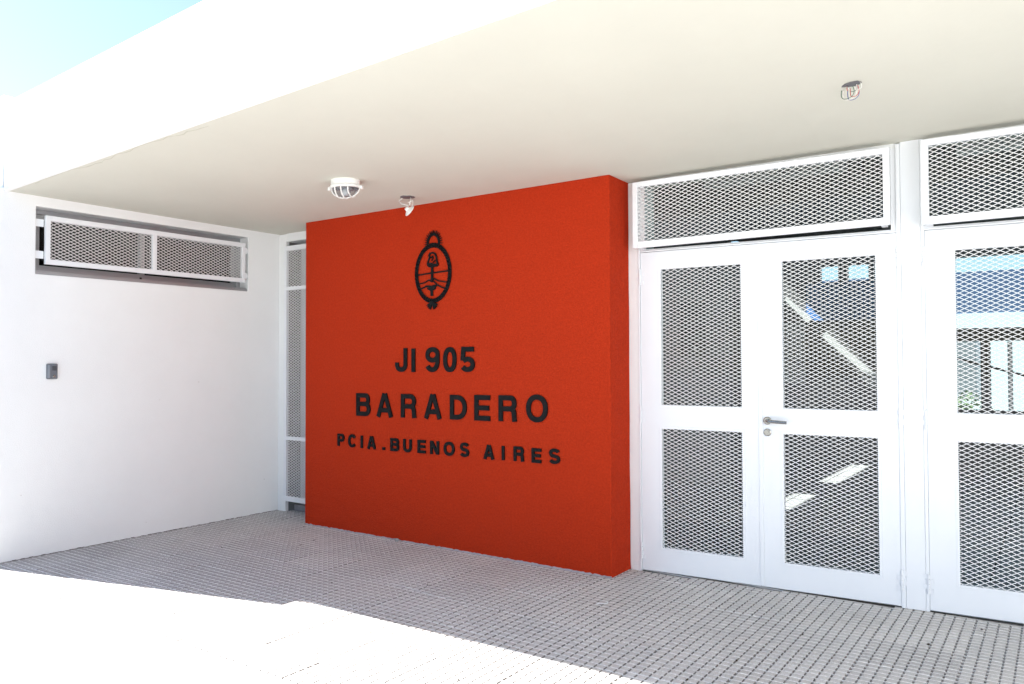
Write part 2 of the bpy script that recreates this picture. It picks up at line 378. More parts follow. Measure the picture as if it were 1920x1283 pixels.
# soffit slab following the slope of the real ceiling
mb = MB(); NY = 14; ys_ = []
sx_ = [0.0 + 0.296 * k for k in range(29)]
for x in sx_:
    yb = (doorY(x) if x > XR else YD) + 0.25; yf = fasY(x) + 0.029
    for j in range(NY + 1):
        y = yf + (yb - yf) * j / NY; z = ceil_z(x, y)
        mb.v.append((x, y, z)); mb.v.append((x, y, z + 0.14))
W2 = (NY + 1) * 2
for i in range(len(sx_) - 1):
    for j in range(NY):
        q = i * W2 + j * 2
        mb.f.append((q, q + 2, q + W2 + 2, q + W2)); mb.f.append((q + 1, q + W2 + 1, q + W2 + 3, q + 3))
    q = i * W2; mb.f.append((q, q + W2, q + W2 + 1, q + 1)); q = i * W2 + NY * 2; mb.f.append((q, q + 1, q + W2 + 1, q + W2))
for i in (0, len(sx_) - 1):
    for j in range(NY): q = i * W2 + j * 2; mb.f.append((q, q + 1, q + 3, q + 2))
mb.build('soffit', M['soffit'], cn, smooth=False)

mb = MB(); prev = None; x, y = 0.33, -2.79
cp = []
for i in range(34):
    cp.append((x, y)); x += 0.055; y = min(-2.75 + x * .02, max(-2.815 + x * .03, y + random.uniform(-0.022, 0.022)))
for i in range(len(cp) - 1):
    (xa, ya), (xb, yb2) = cp[i], cp[i + 1]; wd = random.uniform(0.0006, 0.0024)
    mb.add([(xa, ya - wd, ceil_z(xa, ya) - 0.0012), (xb, yb2 - wd, ceil_z(xb, yb2) - 0.0012), (xb, yb2 + wd, ceil_z(xb, yb2) - 0.0012), (xa, ya + wd, ceil_z(xa, ya) - 0.0012),
            (xa, ya, ceil_z(xa, ya) + 0.003), (xb, yb2, ceil_z(xb, yb2) + 0.003)], [(0, 1, 2, 3), (0, 4, 5, 1), (3, 2, 5, 4)])
mb.build('plaster_crack', mat('soffit_crack', (0.47, 0.46, 0.38), 0.9), cn)

# ---------------------------------------------------------------- entrance wall pieces (jambs, lintel)
ew = empty('entrance_wall', (0, YD, 0), 0, 'white plastered strips of back wall framing the side gate and red wall', 'wall')
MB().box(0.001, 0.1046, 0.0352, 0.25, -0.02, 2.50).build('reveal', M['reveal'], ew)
mb = MB().box(0.001, 0.105, 0, 0.035, -0.02, 2.50); mb.build('jamb', M['plaster'], ew, bevel=0.004)
mb = MB().box(0.1052, 0.98, 0, 0.25, 2.43, 2.505); mb.build('lintel', M['plaster'], ew, bevel=0.003)
mb = MB().box(0.98, 3.52, 0.02, 0.25, -0.02, 2.50); mb.build('wall', M['plaster'], ew)
# plaster reveal between the red wall and the doors, a little uneven
mb = MB(); zz = [-0.01, 0.03, 0.08, 0.4, 0.7, 1.0, 1.3, 1.6, 1.9, 2.2, 2.5]; wob = [0.02, 0.004, 0.0, 0.003, -0.002, 0.002, 0.0, 0.003, -0.001, 0.002, 0.0]
for z, o_ in zip(zz, wob): mb.v += [(XR + 0.002 + o_, 0, z), (XR + 0.064, 0.004, z), (XR + 0.064, 0.25, z), (XR - 0.03, 0.25, z), (XR - 0.03, 0.02, z)]
for i in range(len(zz) - 1):
    for k in range(5): mb.f.append((5 * i + k, 5 * i + (k + 1) % 5, 5 * i + 5 + (k + 1) % 5, 5 * i + 5 + k))
mb.f += [(4, 3, 2, 1, 0), tuple(len(mb.v) - 5 + k for k in range(5))]
mb.build('reveal', M['plaster'], ew)

rg = empty('bounce_wall', (8.3, 0, 0), 0, 'added unseen white wing closing the porch beyond the right edge of the photo', 'wall')
MB().box(0, 0.3, -7.0, -0.22, -0.02, 3.2).build('wall', M['reflector'], rg)  # unseen wall added to bounce sunlight onto the left and red walls

# ---------------------------------------------------------------- red wall
rw = empty('red_wall', (0.685, -0.840, 0), 0.0018, 'freestanding looking red stucco feature wall beside the white doors', 'wall')
Wd = XR - 0.685
mb = MB(); N2 = 18
mb.box(0, Wd, 0, 0.283, -0.004, 2.512)
mb.build('wall', M['red'], rw, bevel=0.006)
mb = MB(); k = 170; rs = [max(0.001, random.gauss(0.0055, 0.0022)) for _ in range(k + 1)]
for i in range(k):
    xa, xb = Wd * i / k, Wd * (i + 1) / k - 0.0005
    mb.add([(xa, -rs[i] - .003, -0.004), (xb, -rs[i + 1] - .003, -0.004), (xb, 0.004, -0.004), (xa, 0.004, -0.004), (xa, -0.0015, 0.003 + rs[i] * .9), (xb, -0.0015, 0.003 + rs[i + 1] * .9), (xb, 0.004, 0.003 + rs[i + 1] * .9), (xa, 0.004, 0.003 + rs[i] * .9)],
           [(0, 3, 2, 1), (4, 5, 6, 7), (0, 1, 5, 4), (1, 2, 6, 5), (2, 3, 7, 6), (3, 0, 4, 7)])
mb.build('mortar_joint', M['mortar'], rw)

# ---------------------------------------------------------------- lettering
def arc(cx, cz, rx, rz, a0, a1, n=16, p=1.0):
    out = []
    for i in range(n + 1):
        a = R(a0 + (a1 - a0) * i / n); c, s2 = math.cos(a), math.sin(a)
        out.append((cx + rx * math.copysign(abs(c) ** p, c), cz + rz * math.copysign(abs(s2) ** p, s2)))
    return out

def glyph(c, W, H, t):
    h = t / 2; L_, R_, T, B = h, W - h, H - h, h; cx, cz = W / 2, H / 2; P = 0.86
    rx = (R_ - L_) / 2
    if c == 'I': return [[(cx, 0), (cx, H)]]
    if c == '.': return [[(0, cz), (W, cz)]]
    if c == 'J': return [[(R_, H), (R_, B + rx)] + arc(cx, B + rx * .95, rx, rx * .95, 0, -180, 14, P)[1:] + [(L_, B + rx * 1.25)]]
    if c in '0O': return [arc(cx, cz, rx, cz - h, 0, 360, 40, P if c == '0' else 0.92)[:-1] + ['closed']]
    if c == '9':
        ry = (H * 0.62 - t) / 2; return [arc(cx, T - ry, rx, ry, 0, 360, 32, 0.95)[:-1] + ['closed'], [(R_, T - ry), (R_ - .01 * W, H * .42)] + arc(cx, B + H * .36, rx, H * .36, 0, -90, 10)[1:] + arc(cx, B + H * .2, rx, H * .2, -90, -165, 8)[1:]]
    if c == '5':
        ry = (H * 0.61 - t) / 2; return [[(W * .93, T), (L_ + W * .06, T)], [(L_ + W * .09, H), (L_ + W * .02, H * .45)], arc(cx, B + ry, rx, ry, 140, -152, 26, 0.95)]
    if c == 'E': return [[(L_, 0), (L_, H)], [(t, T), (W, T)], [(t, cz), (W * .94, cz)], [(t, B), (W, B)]]
    if c == 'B':
        m = H * .53; ru = (T - m) / 2; rl = (m - B) / 2; xu = R_ - ru * .9 - W * .03; xl = R_ - rl * .9
        return [[(L_, 0), (L_, H)], [(t, T), (xu, T)] + arc(xu, m + ru, R_ - W * .04 - xu, ru, 90, -90, 12)[1:] + [(t, m)], [(xl * .9, m)] + arc(xl, B + rl, R_ - xl, rl, 90, -90, 12) + [(t, B)]]
    if c in 'PR':
        m = H * (.46 if c == 'P' else .48); ru = (T - m) / 2; xu = R_ - ru * .9
        o = [[(L_, 0), (L_, H)], [(t, T), (xu, T)] + arc(xu, m + ru, R_ - xu, ru, 90, -90, 12)[1:] + [(t, m)]]
        if c == 'R': o.append([(xu, m)] + arc(R_ - W * .22, m - W * .2, W * .2, W * .2, 90, 0, 6)[1:] + [(R_ + .0, H * .12), (R_ + W * .02, 0)])
        return o
    if c == 'D': 
        rz = (T - B) / 2; xu = R_ - (R_ - L_) * .62; return [[(L_, 0), (L_, H)], [(t, T), (xu, T)] + arc(xu, cz, R_ - xu, rz, 90, -90, 18, 0.9)[1:] + [(t, B)]]
    if c == 'A': return [[(h * .95, 0), (cx - t * .12, H)], [(W - h * .95, 0), (cx + t * .12, H)], [(W * .22, H * .29), (W * .78, H * .29)]]
    if c == 'C': return [arc(cx, cz, rx, cz - h, 38, 322, 30, 0.9)]
    if c == 'U': return [[(L_, H), (L_, B + rx)] + arc(cx, B + rx, rx, rx, 180, 360, 16, 0.92)[1:] + [(R_, H)]]
    if c == 'N': return [[(L_, 0), (L_, H)], [(R_, 0), (R_, H)], [(t * .75, H - t * .25), (W - t * .75, t * .25)]]
    if c == 'S':
        ru = (T - cz) / 2
        return [arc(cx, cz + ru, rx * .95, ru, 20, 235, 18, .95) + arc(cx, cz - ru, rx, ru, 62, -160, 18, .95)]
    return []

def add_glyph(parent, c, x0, x1, z0, z1, t, name):
    mb = MB()
    for k, st in enumerate(glyph(c, x1 - x0, z1 - z0, t)):
        closed = st[-1] == 'closed'
        if closed: st = st[:-1]
        tk = t if c != '.' else (z1 - z0)
        mb.ribbon([(x0 + a, z0 + b) for a, b in st], tk, -0.011 - 0.0005 * k, -0.0008, closed)
    o = mb.build(name, M['black'], parent)
    return o

def row(name, label, items, t):
    root = empty(name, (0.685, -0.840, 0), 0.0018, label, 'lettering', 'black raised lettering on the red wall')
    for (c, a, b, z0, z1) in items:
        add_glyph(root, c, a, b, z0, z1, t, 'digit' if c.isdigit() else ('full_stop' if c == '.' else 'letter'))
    return root
row('wall_lettering', 'top row of black raised characters reading JI 905', [('J', 1.03, 1.15, 1.265, 1.443), ('I', 1.193, 1.233, 1.264, 1.439), ('9', 1.334, 1.466, 1.265, 1.447), ('0', 1.503, 1.624, 1.265, 1.445), ('5', 1.661, 1.789, 1.267, 1.445)], 0.0345)
row('wall_lettering', 'middle row of large spaced black letters reading BARADERO', [('B', 0.612, 0.765, 0.919, 1.096), ('A', 0.834, 1.003, 0.920, 1.097), ('R', 1.089, 1.237, 0.923, 1.1), ('A', 1.321, 1.484, 0.925, 1.102), ('D', 1.565, 1.716, 0.928, 1.104), ('E', 1.786, 1.922, 0.930, 1.108), ('R', 1.996, 2.144, 0.934, 1.111), ('O', 2.224, 2.393, 0.938, 1.122)], 0.0345)
row('wall_lettering', 'lowest row of small black letters reading PCIA. BUENOS AIRES', [('P', 0.399, 0.476, 0.671, 0.768), ('C', 0.521, 0.61, 0.667, 0.77), ('I', 0.659, 0.685, 0.669, 0.766), ('A', 0.734, 0.825, 0.668, 0.765), ('.', 0.896, 0.922, 0.669, 0.69), ('B', 0.98, 1.069, 0.666, 0.764), ('U', 1.112, 1.196, 0.666, 0.764), ('E', 1.255, 1.332, 0.669, 0.766), ('N', 1.378, 1.461, 0.669, 0.766), ('O', 1.506, 1.605, 0.667, 0.768), ('S', 1.656, 1.737, 0.668, 0.770), ('A', 1.866, 1.956, 0.667, 0.765), ('I', 2.020, 2.045, 0.670, 0.767), ('R', 2.12, 2.202, 0.671, 0.77), ('E', 2.266, 2.341, 0.671, 0.767), ('S', 2.402, 2.486, 0.674, 0.774)], 0.0215)

# ---------------------------------------------------------------- coat of arms (cut metal, dark)
em = empty('coat_of_arms', (0.685, -0.840, 0), 0.0018, 'black cut metal national coat of arms high on the red wall', 'emblem')
EX, EZ = 1.405, 1.988
ell = lambda rx, rz, n=72: [(EX + rx * math.cos(2 * math.pi * i / n), EZ + rz * math.sin(2 * math.pi * i / n)) for i in range(n)]
mb = MB(); mb.ribbon(ell(0.160, 0.205), 0.030, -0.010, -0.004, True)
mb.build('oval_ring', M['black'], em)
mb = MB(); nl = 46
for i in range(nl):
    for s2, rr in ((1, 1.055), (-1, 0.93), (1, 0.995)):
        a = 2 * math.pi * (i + (0.5 if s2 < 0 else 0)) / nl - math.pi / 2
        px, pz = EX + 0.160 * rr * math.cos(a), EZ + 0.205 * rr * math.sin(a)
        tx, tz = -0.160 * math.sin(a), 0.205 * math.cos(a); l = math.hypot(tx, tz); tx /= l; tz /= l
        if math.cos(a) < 0: tx, tz = -tx, -tz
        nx_, nz_ = math.cos(a), math.sin(a); q = 0.35 * (1 if rr > 1.02 else (-1 if rr < .96 else 0))
        dx, dz = tx + nx_ * q, tz + nz_ * q; l = math.hypot(dx, dz); dx /= l; dz /= l
        ox, oz = -dz, dx; y = -0.014 - 0.0004 * (i % 3) - (0.003 if abs(q) < .01 else 0); lw = 0.0062; ll = 0.013
        mb.add([(px - dx * ll, -0.009, pz - dz * ll), (px + ox * lw, -0.0095, pz + oz * lw), (px + dx * ll, -0.009, pz + dz * ll), (px - ox * lw, -0.0095, pz - oz * lw), (px, y - 0.003, pz)],
               [(0, 1, 4), (1, 2, 4), (2, 3, 4), (3, 0, 4), (3, 2, 1, 0)])
mb.build('laurel_wreath', M['black'], em)
mb = MB(); sc = (EX + 0.004, 2.205)
arcp = [(sc[0] + 0.054 * math.cos(R(a)), sc[1] + 0.064 * math.sin(R(a))) for a in range(-8, 190, 11)]
mb.ribbon(arcp, 0.015, -0.012, -0.003)
for i in range(19):
    a = R(-14 + 208 * i / 18); c, s2 = math.cos(a), math.sin(a); l0, l1 = 0.057, 0.085 + (0.005 if i % 2 else 0)
    wv = 0.0036; p0 = (sc[0] + l0 * c, sc[1] + l0 * 1.08 * s2); p1 = (sc[0] + l1 * c, sc[1] + l1 * 1.1 * s2)
    mb.ribbon([p0, ((p0[0] + p1[0]) / 2, (p0[1] + p1[1]) / 2), p1], [wv * 2, wv * 1.5, 0.001], -0.011 - 0.0003 * (i % 3), -0.004)
mb.build('rising_sun', M['black'], em)
Z = lambda u, v: (EX + (u - 495) * 0.000764 + 0.0, EZ - (v - 690) * 0.000579 - (u - 495) * 0.00003)
mb = MB(); mb.ribbon([Z(485, 600), Z(486, 700), Z(480, 805)], 0.020, -0.011, -0.003)
mb.ribbon([Z(480, 880), Z(482, 980)], 0.022, -0.0115, -0.003)
mb.build('pike', M['black'], em)
mb = MB()
mb.ribbon([Z(432, 590), Z(428, 570), Z(440, 530), Z(455, 490), Z(448, 465), Z(462, 440), Z(495, 432), Z(525, 450), Z(538, 490), Z(545, 540), Z(558, 585), Z(548, 600), Z(500, 606), Z(450, 606)], 0.0115, -0.012, -0.003, True)
mb.ribbon([Z(432, 585), Z(470, 572), Z(510, 588), Z(552, 588)], 0.017, -0.0126, -0.004)
mb.ribbon([Z(470, 500), Z(490, 478), Z(500, 500), Z(480, 535)], 0.006, -0.0121, -0.004)
mb.ribbon([Z(500, 560), Z(525, 525)], 0.006, -0.0123, -0.004)
mb.build('liberty_cap', M['black'], em)
mb = MB(); mb.ribbon([Z(300, 712), Z(470, 690), Z(690, 668)], 0.010, -0.0095, -0.003); mb.build('divider_bar', M['black'], em)
mb = MB()
mb.ribbon([Z(305, 832), Z(400, 805), Z(445, 775), Z(480, 800), Z(510, 760), Z(560, 790), Z(675, 812)], 0.0085, -0.010, -0.003)
mb.ribbon([Z(325, 898), Z(385, 870), Z(410, 856), Z(450, 862), Z(480, 872), Z(520, 856), Z(550, 840), Z(600, 870), Z(655, 892)], [0.009, 0.009, 0.014, 0.02, 0.024, 0.02, 0.012, 0.01, 0.009], -0.0105, -0.003)
mb.ribbon([Z(425, 885), Z(480, 905), Z(530, 880)], [0.008, 0.02, 0.008], -0.0112, -0.003)
mb.ribbon([Z(505, 795), Z(545, 835)], 0.009, -0.0108, -0.003)
mb.build('clasped_hands', M['black'], em)
mb = MB(); bw = Z(487, 1065)
mb.ribbon([(bw[0] - 0.022, bw[1] + .004), (bw[0], bw[1] - .002), (bw[0] + 0.022, bw[1] + .004)], [0.018, 0.03, 0.018], -0.013, -0.003)
for i, an in enumerate((200, 218, 236, 252, 288, 304, 322, 340)):
    a = R(an); p1 = (bw[0] + 0.056 * math.cos(a), bw[1] + 0.052 * math.sin(a)); pm = (bw[0] + 0.032 * math.cos(a) * 1.15, bw[1] + 0.034 * math.sin(a) * .85)
    mb.ribbon([bw, pm, p1], [0.006, 0.009, 0.006], -0.0116 - 0.0003 * i, -0.004)
mb.build('ribbon_bow', M['black'], em)

# ---------------------------------------------------------------- doors
def leaf(parent, s0, s1, panes, hinge_s, hz, hside, handle=None):
    """panes: (p0,p1); two openings high and low"""
    p0, p1 = panes; z0, z1 = 0.008, 2.040; LZ = [z0, 0.162, 0.912, 1.062, 1.925, z1]
    lf = MB().holed([s0, p0, p1, s1], LZ, {(1, 1), (1, 3)}, 0.004, 0.044).build('door_leaf', M['paint'], parent, bevel=0.002)
    for (a, b) in ((0.162, 0.912), (1.062, 1.925)):
        MB().frame(p0 - 0.016, p1 + 0.016, 0.0015, 0.0038, a - 0.016, b + 0.016, 0.016).build('glazing_bead', M['paint'], lf, bevel=0.001)
        lattice(p0, p1, a, b, 0.012).build('mesh_panel', M['mesh'], lf)
        MB().box(p0 + 0.0, p1, 0.032, 0.036, a, b).build('glass_pane', M['glass'], lf)
    for z in hz: hinge_mb(hinge_s, z, -0.004, 0.105, side=hside).build('hinge', M['paint'], lf)
    if handle:
        hs = handle
        mb = MB().lathe([(0.023, 0), (0.023, -0.006), (0.019, -0.009)], (hs, 0.003, 0.987), 24, 'y')
        mb.tube([(hs, 0.0, 0.987), (hs, -0.030, 0.987), (hs + 0.004, -0.040, 0.987), (hs + 0.014, -0.045, 0.986), (hs + 0.06, -0.046, 0.984), (hs + 0.118, -0.043, 0.981)], [0.009, 0.009, 0.0095, 0.010, 0.010, 0.009], 12)
        mb.build('handle', M['steel'], lf, smooth=False)
        mb = MB().lathe([(0.022, 0), (0.022, -0.006), (0.018, -0.008)], (hs, 0.003, 0.918), 24, 'y').box(hs - 0.004, hs + 0.004, -0.0068, -0.0049, 0.904, 0.93).lathe([(0.009, 0), (0.009, -0.004)], (hs, -0.0052, 0.922), 16, 'y')
        mb.build('lock', M['steel'], lf)
    return lf

def transom(parent, s0, s1, zb, zt0, zt1, g0, g1, gz0, gz1, tilt):
    """fixed light with an outward standing mesh screen in front"""
    tw = MB()
    tw.frame(s0, s1, 0.010, 0.055, zb, zt0, 0.028, 0.030, 0.009)
    t_ = tw.build('transom_window', M['paint'], parent, bevel=0.002)
    MB().box(s0 + 0.028, s1 - 0.028, 0.034, 0.038, zb + 0.009, zt0 - 0.030).build('glass_pane', M['glass'], t_)
    # screen, sheared a little: right end hangs higher
    def sh(mb):
        mb.v = [(x, y, z + (x - g0) / (g1 - g0) * tilt) for (x, y, z) in mb.v]; return mb
    gr_ = sh(MB().frame(g0, g1, -0.098, -0.072, gz0, gz1, 0.034, 0.032, 0.040)).build('transom_screen', M['paint'], parent, bevel=0.002)
    sh(lattice(g0 + 0.032, g1 - 0.032, gz0 + 0.038, gz1 - 0.030, -0.082)).build('mesh_panel', M['mesh'], gr_)
    for x in (g0 + 0.02, g1 - 0.05):
        MB().box(x, x + 0.030, -0.0715, 0.0095, gz0 + 0.002 + (x - g0) / (g1 - g0) * tilt, gz0 + 0.014 + (x - g0) / (g1 - g0) * tilt).build('bracket', M['paint'], gr_)
        MB().box(x, x + 0.030, -0.0715, 0.0095, gz1 - 0.02 + (x - g0) / (g1 - g0) * tilt, gz1 - 0.008 + (x - g0) / (g1 - g0) * tilt).build('bracket', M['paint'], gr_)
    return t_

dd = empty('double_door', (XR, YD, 0), ROT, 'white metal double door next to the red wall, mesh panes and a lever handle', 'door', 'white mesh doors')
MB().box(0.0655, 0.0785, -0.004, 0.06, 0, 2.50).box(1.5722, 1.5937, -0.002, 0.06, 0, 2.53).box(0.0785, 1.573, 0.0, 0.06, 2.0425, 2.0515).build('door_frame', M['paint'], dd, bevel=0.002)
leaf(dd, 0.0805, 0.8235, (0.2165, 0.722), 0.078, (1.885, 1.0, 0.13), 1)
leaf(dd, 0.8265, 1.5717, (0.962, 1.465), 1.576, (1.905, 1.02, 0.15), -1, handle=0.872)
MB().box(0.822, 0.845, -0.001, 0.0035, 0.014, 2.040).build('meeting_strip', M['paint'], dd, bevel=0.001)
transom(dd, 0.079, 1.573, 2.0518, 2.512, 2.53, 0.069, 1.552, 2.058, 2.478, 0.016)
MB().box(0.079, 1.573, 0.012, 0.06, 2.512, 2.56).build('head', M['plaster'], dd)

po = empty('door_post', (XR, YD, 0), ROT, 'narrow white metal post between the two pairs of doors', 'post')
MB().box(1.5945, 1.6895, 0.0, 0.07, 0.0, 2.56).build('post', M['paint'], po, bevel=0.003)

d2 = empty('double_door', (XR, YD, 0), ROT, 'white metal double door cut by the right edge of the photo', 'door', 'white mesh doors')
MB().box(1.6903, 1.7070, 0.0, 0.06, 0, 2.54).box(3.205, 3.222, 0.0, 0.06, 0, 2.56).box(1.7055, 3.205, 0.0, 0.06, 2.0425, 2.0515).build('door_frame', M['paint'], d2, bevel=0.002)
leaf(d2, 1.7080, 2.4530, (1.850, 2.352), 1.7030, (1.90, 1.02, 0.15), 1)
leaf(d2, 2.4560, 3.2020, (2.592, 3.096), 3.205, (1.90, 1.02, 0.15), -1)
transom(d2, 1.706, 3.204, 2.0518, 2.535, 2.54, 1.702, 3.190, 2.058, 2.508, 0.016)
MB().box(1.706, 3.204, 0.012, 0.06, 2.535, 2.60).build('head', M['plaster'], d2)
rwall = empty('entrance_wall', (XR, YD, 0), ROT, 'white plastered back wall beyond the right hand doors', 'wall')
MB().box(3.2225, 4.76, 0.0, 0.25, -0.02, 2.72).build('wall', M['plaster'], rwall)

# side gate left of the red wall: mesh gate standing in front of a white framed glazed door
sg = empty('side_gate', (0, YD, 0), 0.0, 'tall narrow white mesh gate in the corner left of the red wall', 'gate')
MB().box(0.1055, 0.150, 0.17, 0.23, 0.0, 2.43).box(0.93, 0.979, 0.17, 0.23, 0.0, 2.43).box(0.150, 0.93, 0.17, 0.23, 2.385, 2.43).build('door_frame', M['paint'], sg, bevel=0.002)
q = MB().frame(0.152, 0.928, 0.175, 0.215, 0.05, 2.382, 0.032).box(0.184, 0.896, 0.175, 0.215, 1.98, 2.03).box(0.184, 0.896, 0.175, 0.215, 0.64, 0.70)
dl = q.build('door_leaf', M['paint'], sg, bevel=0.002)
q = MB().frame(0.186, 0.894, 0.168, 0.1745, 0.09, 0.635, 0.014).frame(0.186, 0.894, 0.168, 0.1745, 0.705, 1.975, 0.014); q.build('glazing_bead', M['paint'], dl)
for (a, b) in ((0.083, 0.639), (0.701, 1.979), (2.031, 2.349)): MB().box(0.1845, 0.8955, 0.195, 0.199, a, b).build('glass_pane', M['glass'], dl)
MB().box(0.1055, 0.979, 0.10, 0.2495, -0.006, 0.045).build('threshold', M['mortar'], sg)
G0, G1 = 0.112, 0.93
gt = MB().frame(G0, G1, -0.028, -0.004, 0.100, 2.384, 0.032, 0.044, 0.044).box(G0 + 0.032, G1 - 0.032, -0.028, -0.004, 1.985, 2.017).box(G0 + 0.032, G1 - 0.032, -0.028, -0.004, 0.645, 0.677)
gt = gt.build('gate_leaf', M['paint'], sg, bevel=0.002)
for (a, b) in ((0.143, 0.646), (0.676, 1.986), (2.016, 2.342)):
    lattice(G0 + 0.030, G1 - 0.030, a, b, -0.016, t=0.0046).build('mesh_panel', M['mesh'], gt)
for z in (2.27, 1.22, 0.20): hinge_mb(G0 - 0.006, z, -0.018, 0.10, side=-1).build('hinge', M['paint'], gt)

# ---------------------------------------------------------------- hall behind the glass (real sun comes through slots in its roof)
hl = empty('entrance_hall', (0, 0, 0), 0, 'dim school entrance hall seen through the mesh doors', 'hall')
hf = MB().add([(-0.2, YD + 0.26, -0.004), (3.5, YD + 0.26, -0.004), (3.5, doorY(3.5) + 0.031, -0.004), (10, doorY(10) + 0.031, -0.004), (10, 6.0, -0.004), (-0.2, 6.0, -0.004)], [(0, 1, 2, 3, 4, 5)])
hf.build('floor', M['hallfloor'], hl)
# floor joints
j_ = MB()
for k in range(12): j_.box(0.5, 9.5, 0.4 + k * 0.45, 0.408 + k * 0.45, -0.0038, -0.0026)
for k in range(20): j_.box(0.5 + k * 0.45, 0.508 + k * 0.45, 0.41, 5.9, -0.0034, -0.0024)
j_.build('floor_joints', M['dark'], hl)
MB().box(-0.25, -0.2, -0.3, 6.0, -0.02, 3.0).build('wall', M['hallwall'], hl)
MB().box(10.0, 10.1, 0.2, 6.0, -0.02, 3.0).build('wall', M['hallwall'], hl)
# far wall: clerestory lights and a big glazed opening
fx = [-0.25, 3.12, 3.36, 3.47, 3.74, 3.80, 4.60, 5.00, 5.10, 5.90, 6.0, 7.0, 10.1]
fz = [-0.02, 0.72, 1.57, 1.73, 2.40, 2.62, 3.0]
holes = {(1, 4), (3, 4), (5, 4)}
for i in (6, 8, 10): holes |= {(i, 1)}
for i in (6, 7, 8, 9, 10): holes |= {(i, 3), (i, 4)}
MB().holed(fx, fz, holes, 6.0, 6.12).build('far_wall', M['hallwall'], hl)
MB().box(3.13, 7.0, 6.05, 6.055, 0.72, 2.62).build('window_glass', M['glass'], hl)
for x in (4.62, 5.28, 5.6): MB().box(x, x + 0.05, 6.02, 6.05, 0.73, 1.56).build('window_post', M['mesh'], hl)
MB().box(1.75, 2.35, 5.985, 5.999, -0.004, 2.25).build('inner_door', M['dark'], hl)
MB().box(-0.19, 2.90, 3.0, 3.15, -0.02, 3.0).build('partition', mat('grey_partition', (0.19, 0.19, 0.19), 0.85), hl)
MB().box(2.36, 2.66, 2.985, 2.9985, 1.38, 1.98).build('dark_window', M['dark'], hl)
MB().box(2.53, 2.56, 2.975, 2.984, 1.45, 1.49).build('notice', M['whiteplastic'], hl)
MB().box(2.62, 2.92, 5.97, 5.999, 1.02, 1.86).build('notice_board', M['whiteplastic'], hl)
MB().box(2.95, 4.58, 5.97, 5.999, 1.88, 2.385).build('blue_panel', mat('blue_panel_paint', (0.10, 0.30, 0.75), 0.5), hl)
for (xa, za, xb, zb2) in ((2.66, 2.19, 3.0, 1.88), (3.18, 1.69, 3.86, 1.06)):
    MB().ribbon([(xa, za), (xb, zb2)], 0.085, 5.95, 5.999).build('light_stripe_board', M['whiteplastic'], hl)  # white boards standing in for a broken diagonal stripe of sunlight
uw = MB().box(-3.9, 6.9, 0.12, 0.25, 2.63, 3.02); uw.v = [(XR + x * math.cos(ROT) - y * math.sin(ROT), YD + x * math.sin(ROT) + y * math.cos(ROT), z) for (x, y, z) in uw.v]; uw.build('upper_wall', M['plaster'], hl)
# hall roof with light slots (x = along X, 'z' list used for Y)
def slab(xs_, ys2, holes_, z0, z1):
    m = MB().holed(xs_, ys2, holes_, z0, z1); m.v = [(x, z, y) for (x, y, z) in m.v]; return m
rx_ = [-0.25, 0.82, 1.06, 1.88, 2.15, 10.1]; ry_ = [-0.9, 1.35, 2.26, 3.16, 4.9, 5.50, 5.88, 5.9, 5.95, 6.12]
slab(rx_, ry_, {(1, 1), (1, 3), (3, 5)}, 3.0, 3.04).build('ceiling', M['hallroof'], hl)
MB().box(5.2, 6.6, 1.6, 1.7, 2.90, 2.94).box(5.2, 6.6, 1.62, 1.68, 2.94, 2.999).build('light_fitting', M['whiteplastic'], hl)
MB().box(3.2, 4.4, 1.6, 1.7, 2.90, 2.94).box(3.2, 4.4, 1.62, 1.68, 2.94, 2.999).build('light_fitting', M['whiteplastic'], hl)

MB().tube([(4.74, 5.9, 1.36), (5.46, 5.9, 1.15)], 0.014, 8).build('handrail', M['dark'], hl)
MB().box(4.80, 5.6, 5.92, 5.998, 1.60, 1.70).build('dark_beam', M['dark'], hl)
# courtyard building beyond
cb = empty('courtyard_building', (0, 10.0, 0), 0, 'pale building with blue upper band across the courtyard, behind the door glass', 'building')
MB().box(-3, 14, 0, 0.3, -0.06, 2.12).build('wall', M['plaster'], cb)
MB().box(-3, 14, 0.02, 0.3, 2.12, 2.82).build('upper_band', M['blue'], cb)
for x in (4.35, 5.35, 6.5):
    MB().box(x, x + 0.28, -0.02, -0.001, 0.75, 1.8).build('window', M['alu'], cb)
sh = empty('courtyard_shrub', (4.5, 9.0, -0.05), 0, 'leafy green shrub in the courtyard behind the right hand glass', 'shrub')
mb = MB()
for i in range(1500):
    cl = random.choice([(0, 0, .45, .3), (.35, .1, .38, .26), (-.3, 0, .33, .25), (.1, -.1, .7, .2), (.7, .1, .3, .22), (1.3, .1, .4, .3)])
    d = Vector((random.gauss(0, 1), random.gauss(0, 1), random.gauss(0, 1))).normalized() * cl[3] * random.uniform(.5, 1.1)
    p = Vector((cl[0], cl[1], cl[2])) + d; a = Vector((random.uniform(-1, 1), random.uniform(-1, 1), random.uniform(-1, 1))).normalized() * 0.035; b = a.orthogonal().normalized() * 0.014
    mb.add([p - a, p + b, p + a, p - b], [(0, 1, 2, 3)])
mb.build('foliage', M['leaf'], sh)
for x, y in ((0, 0), (.35, .1), (-.3, 0), (.7, .1), (1.3, .1)): MB().tube([(x, y, 0), (x + .02, y, .2), (x, y, .45)], [.014, .01, .005], 6).build('stem', M['bark'], sh)

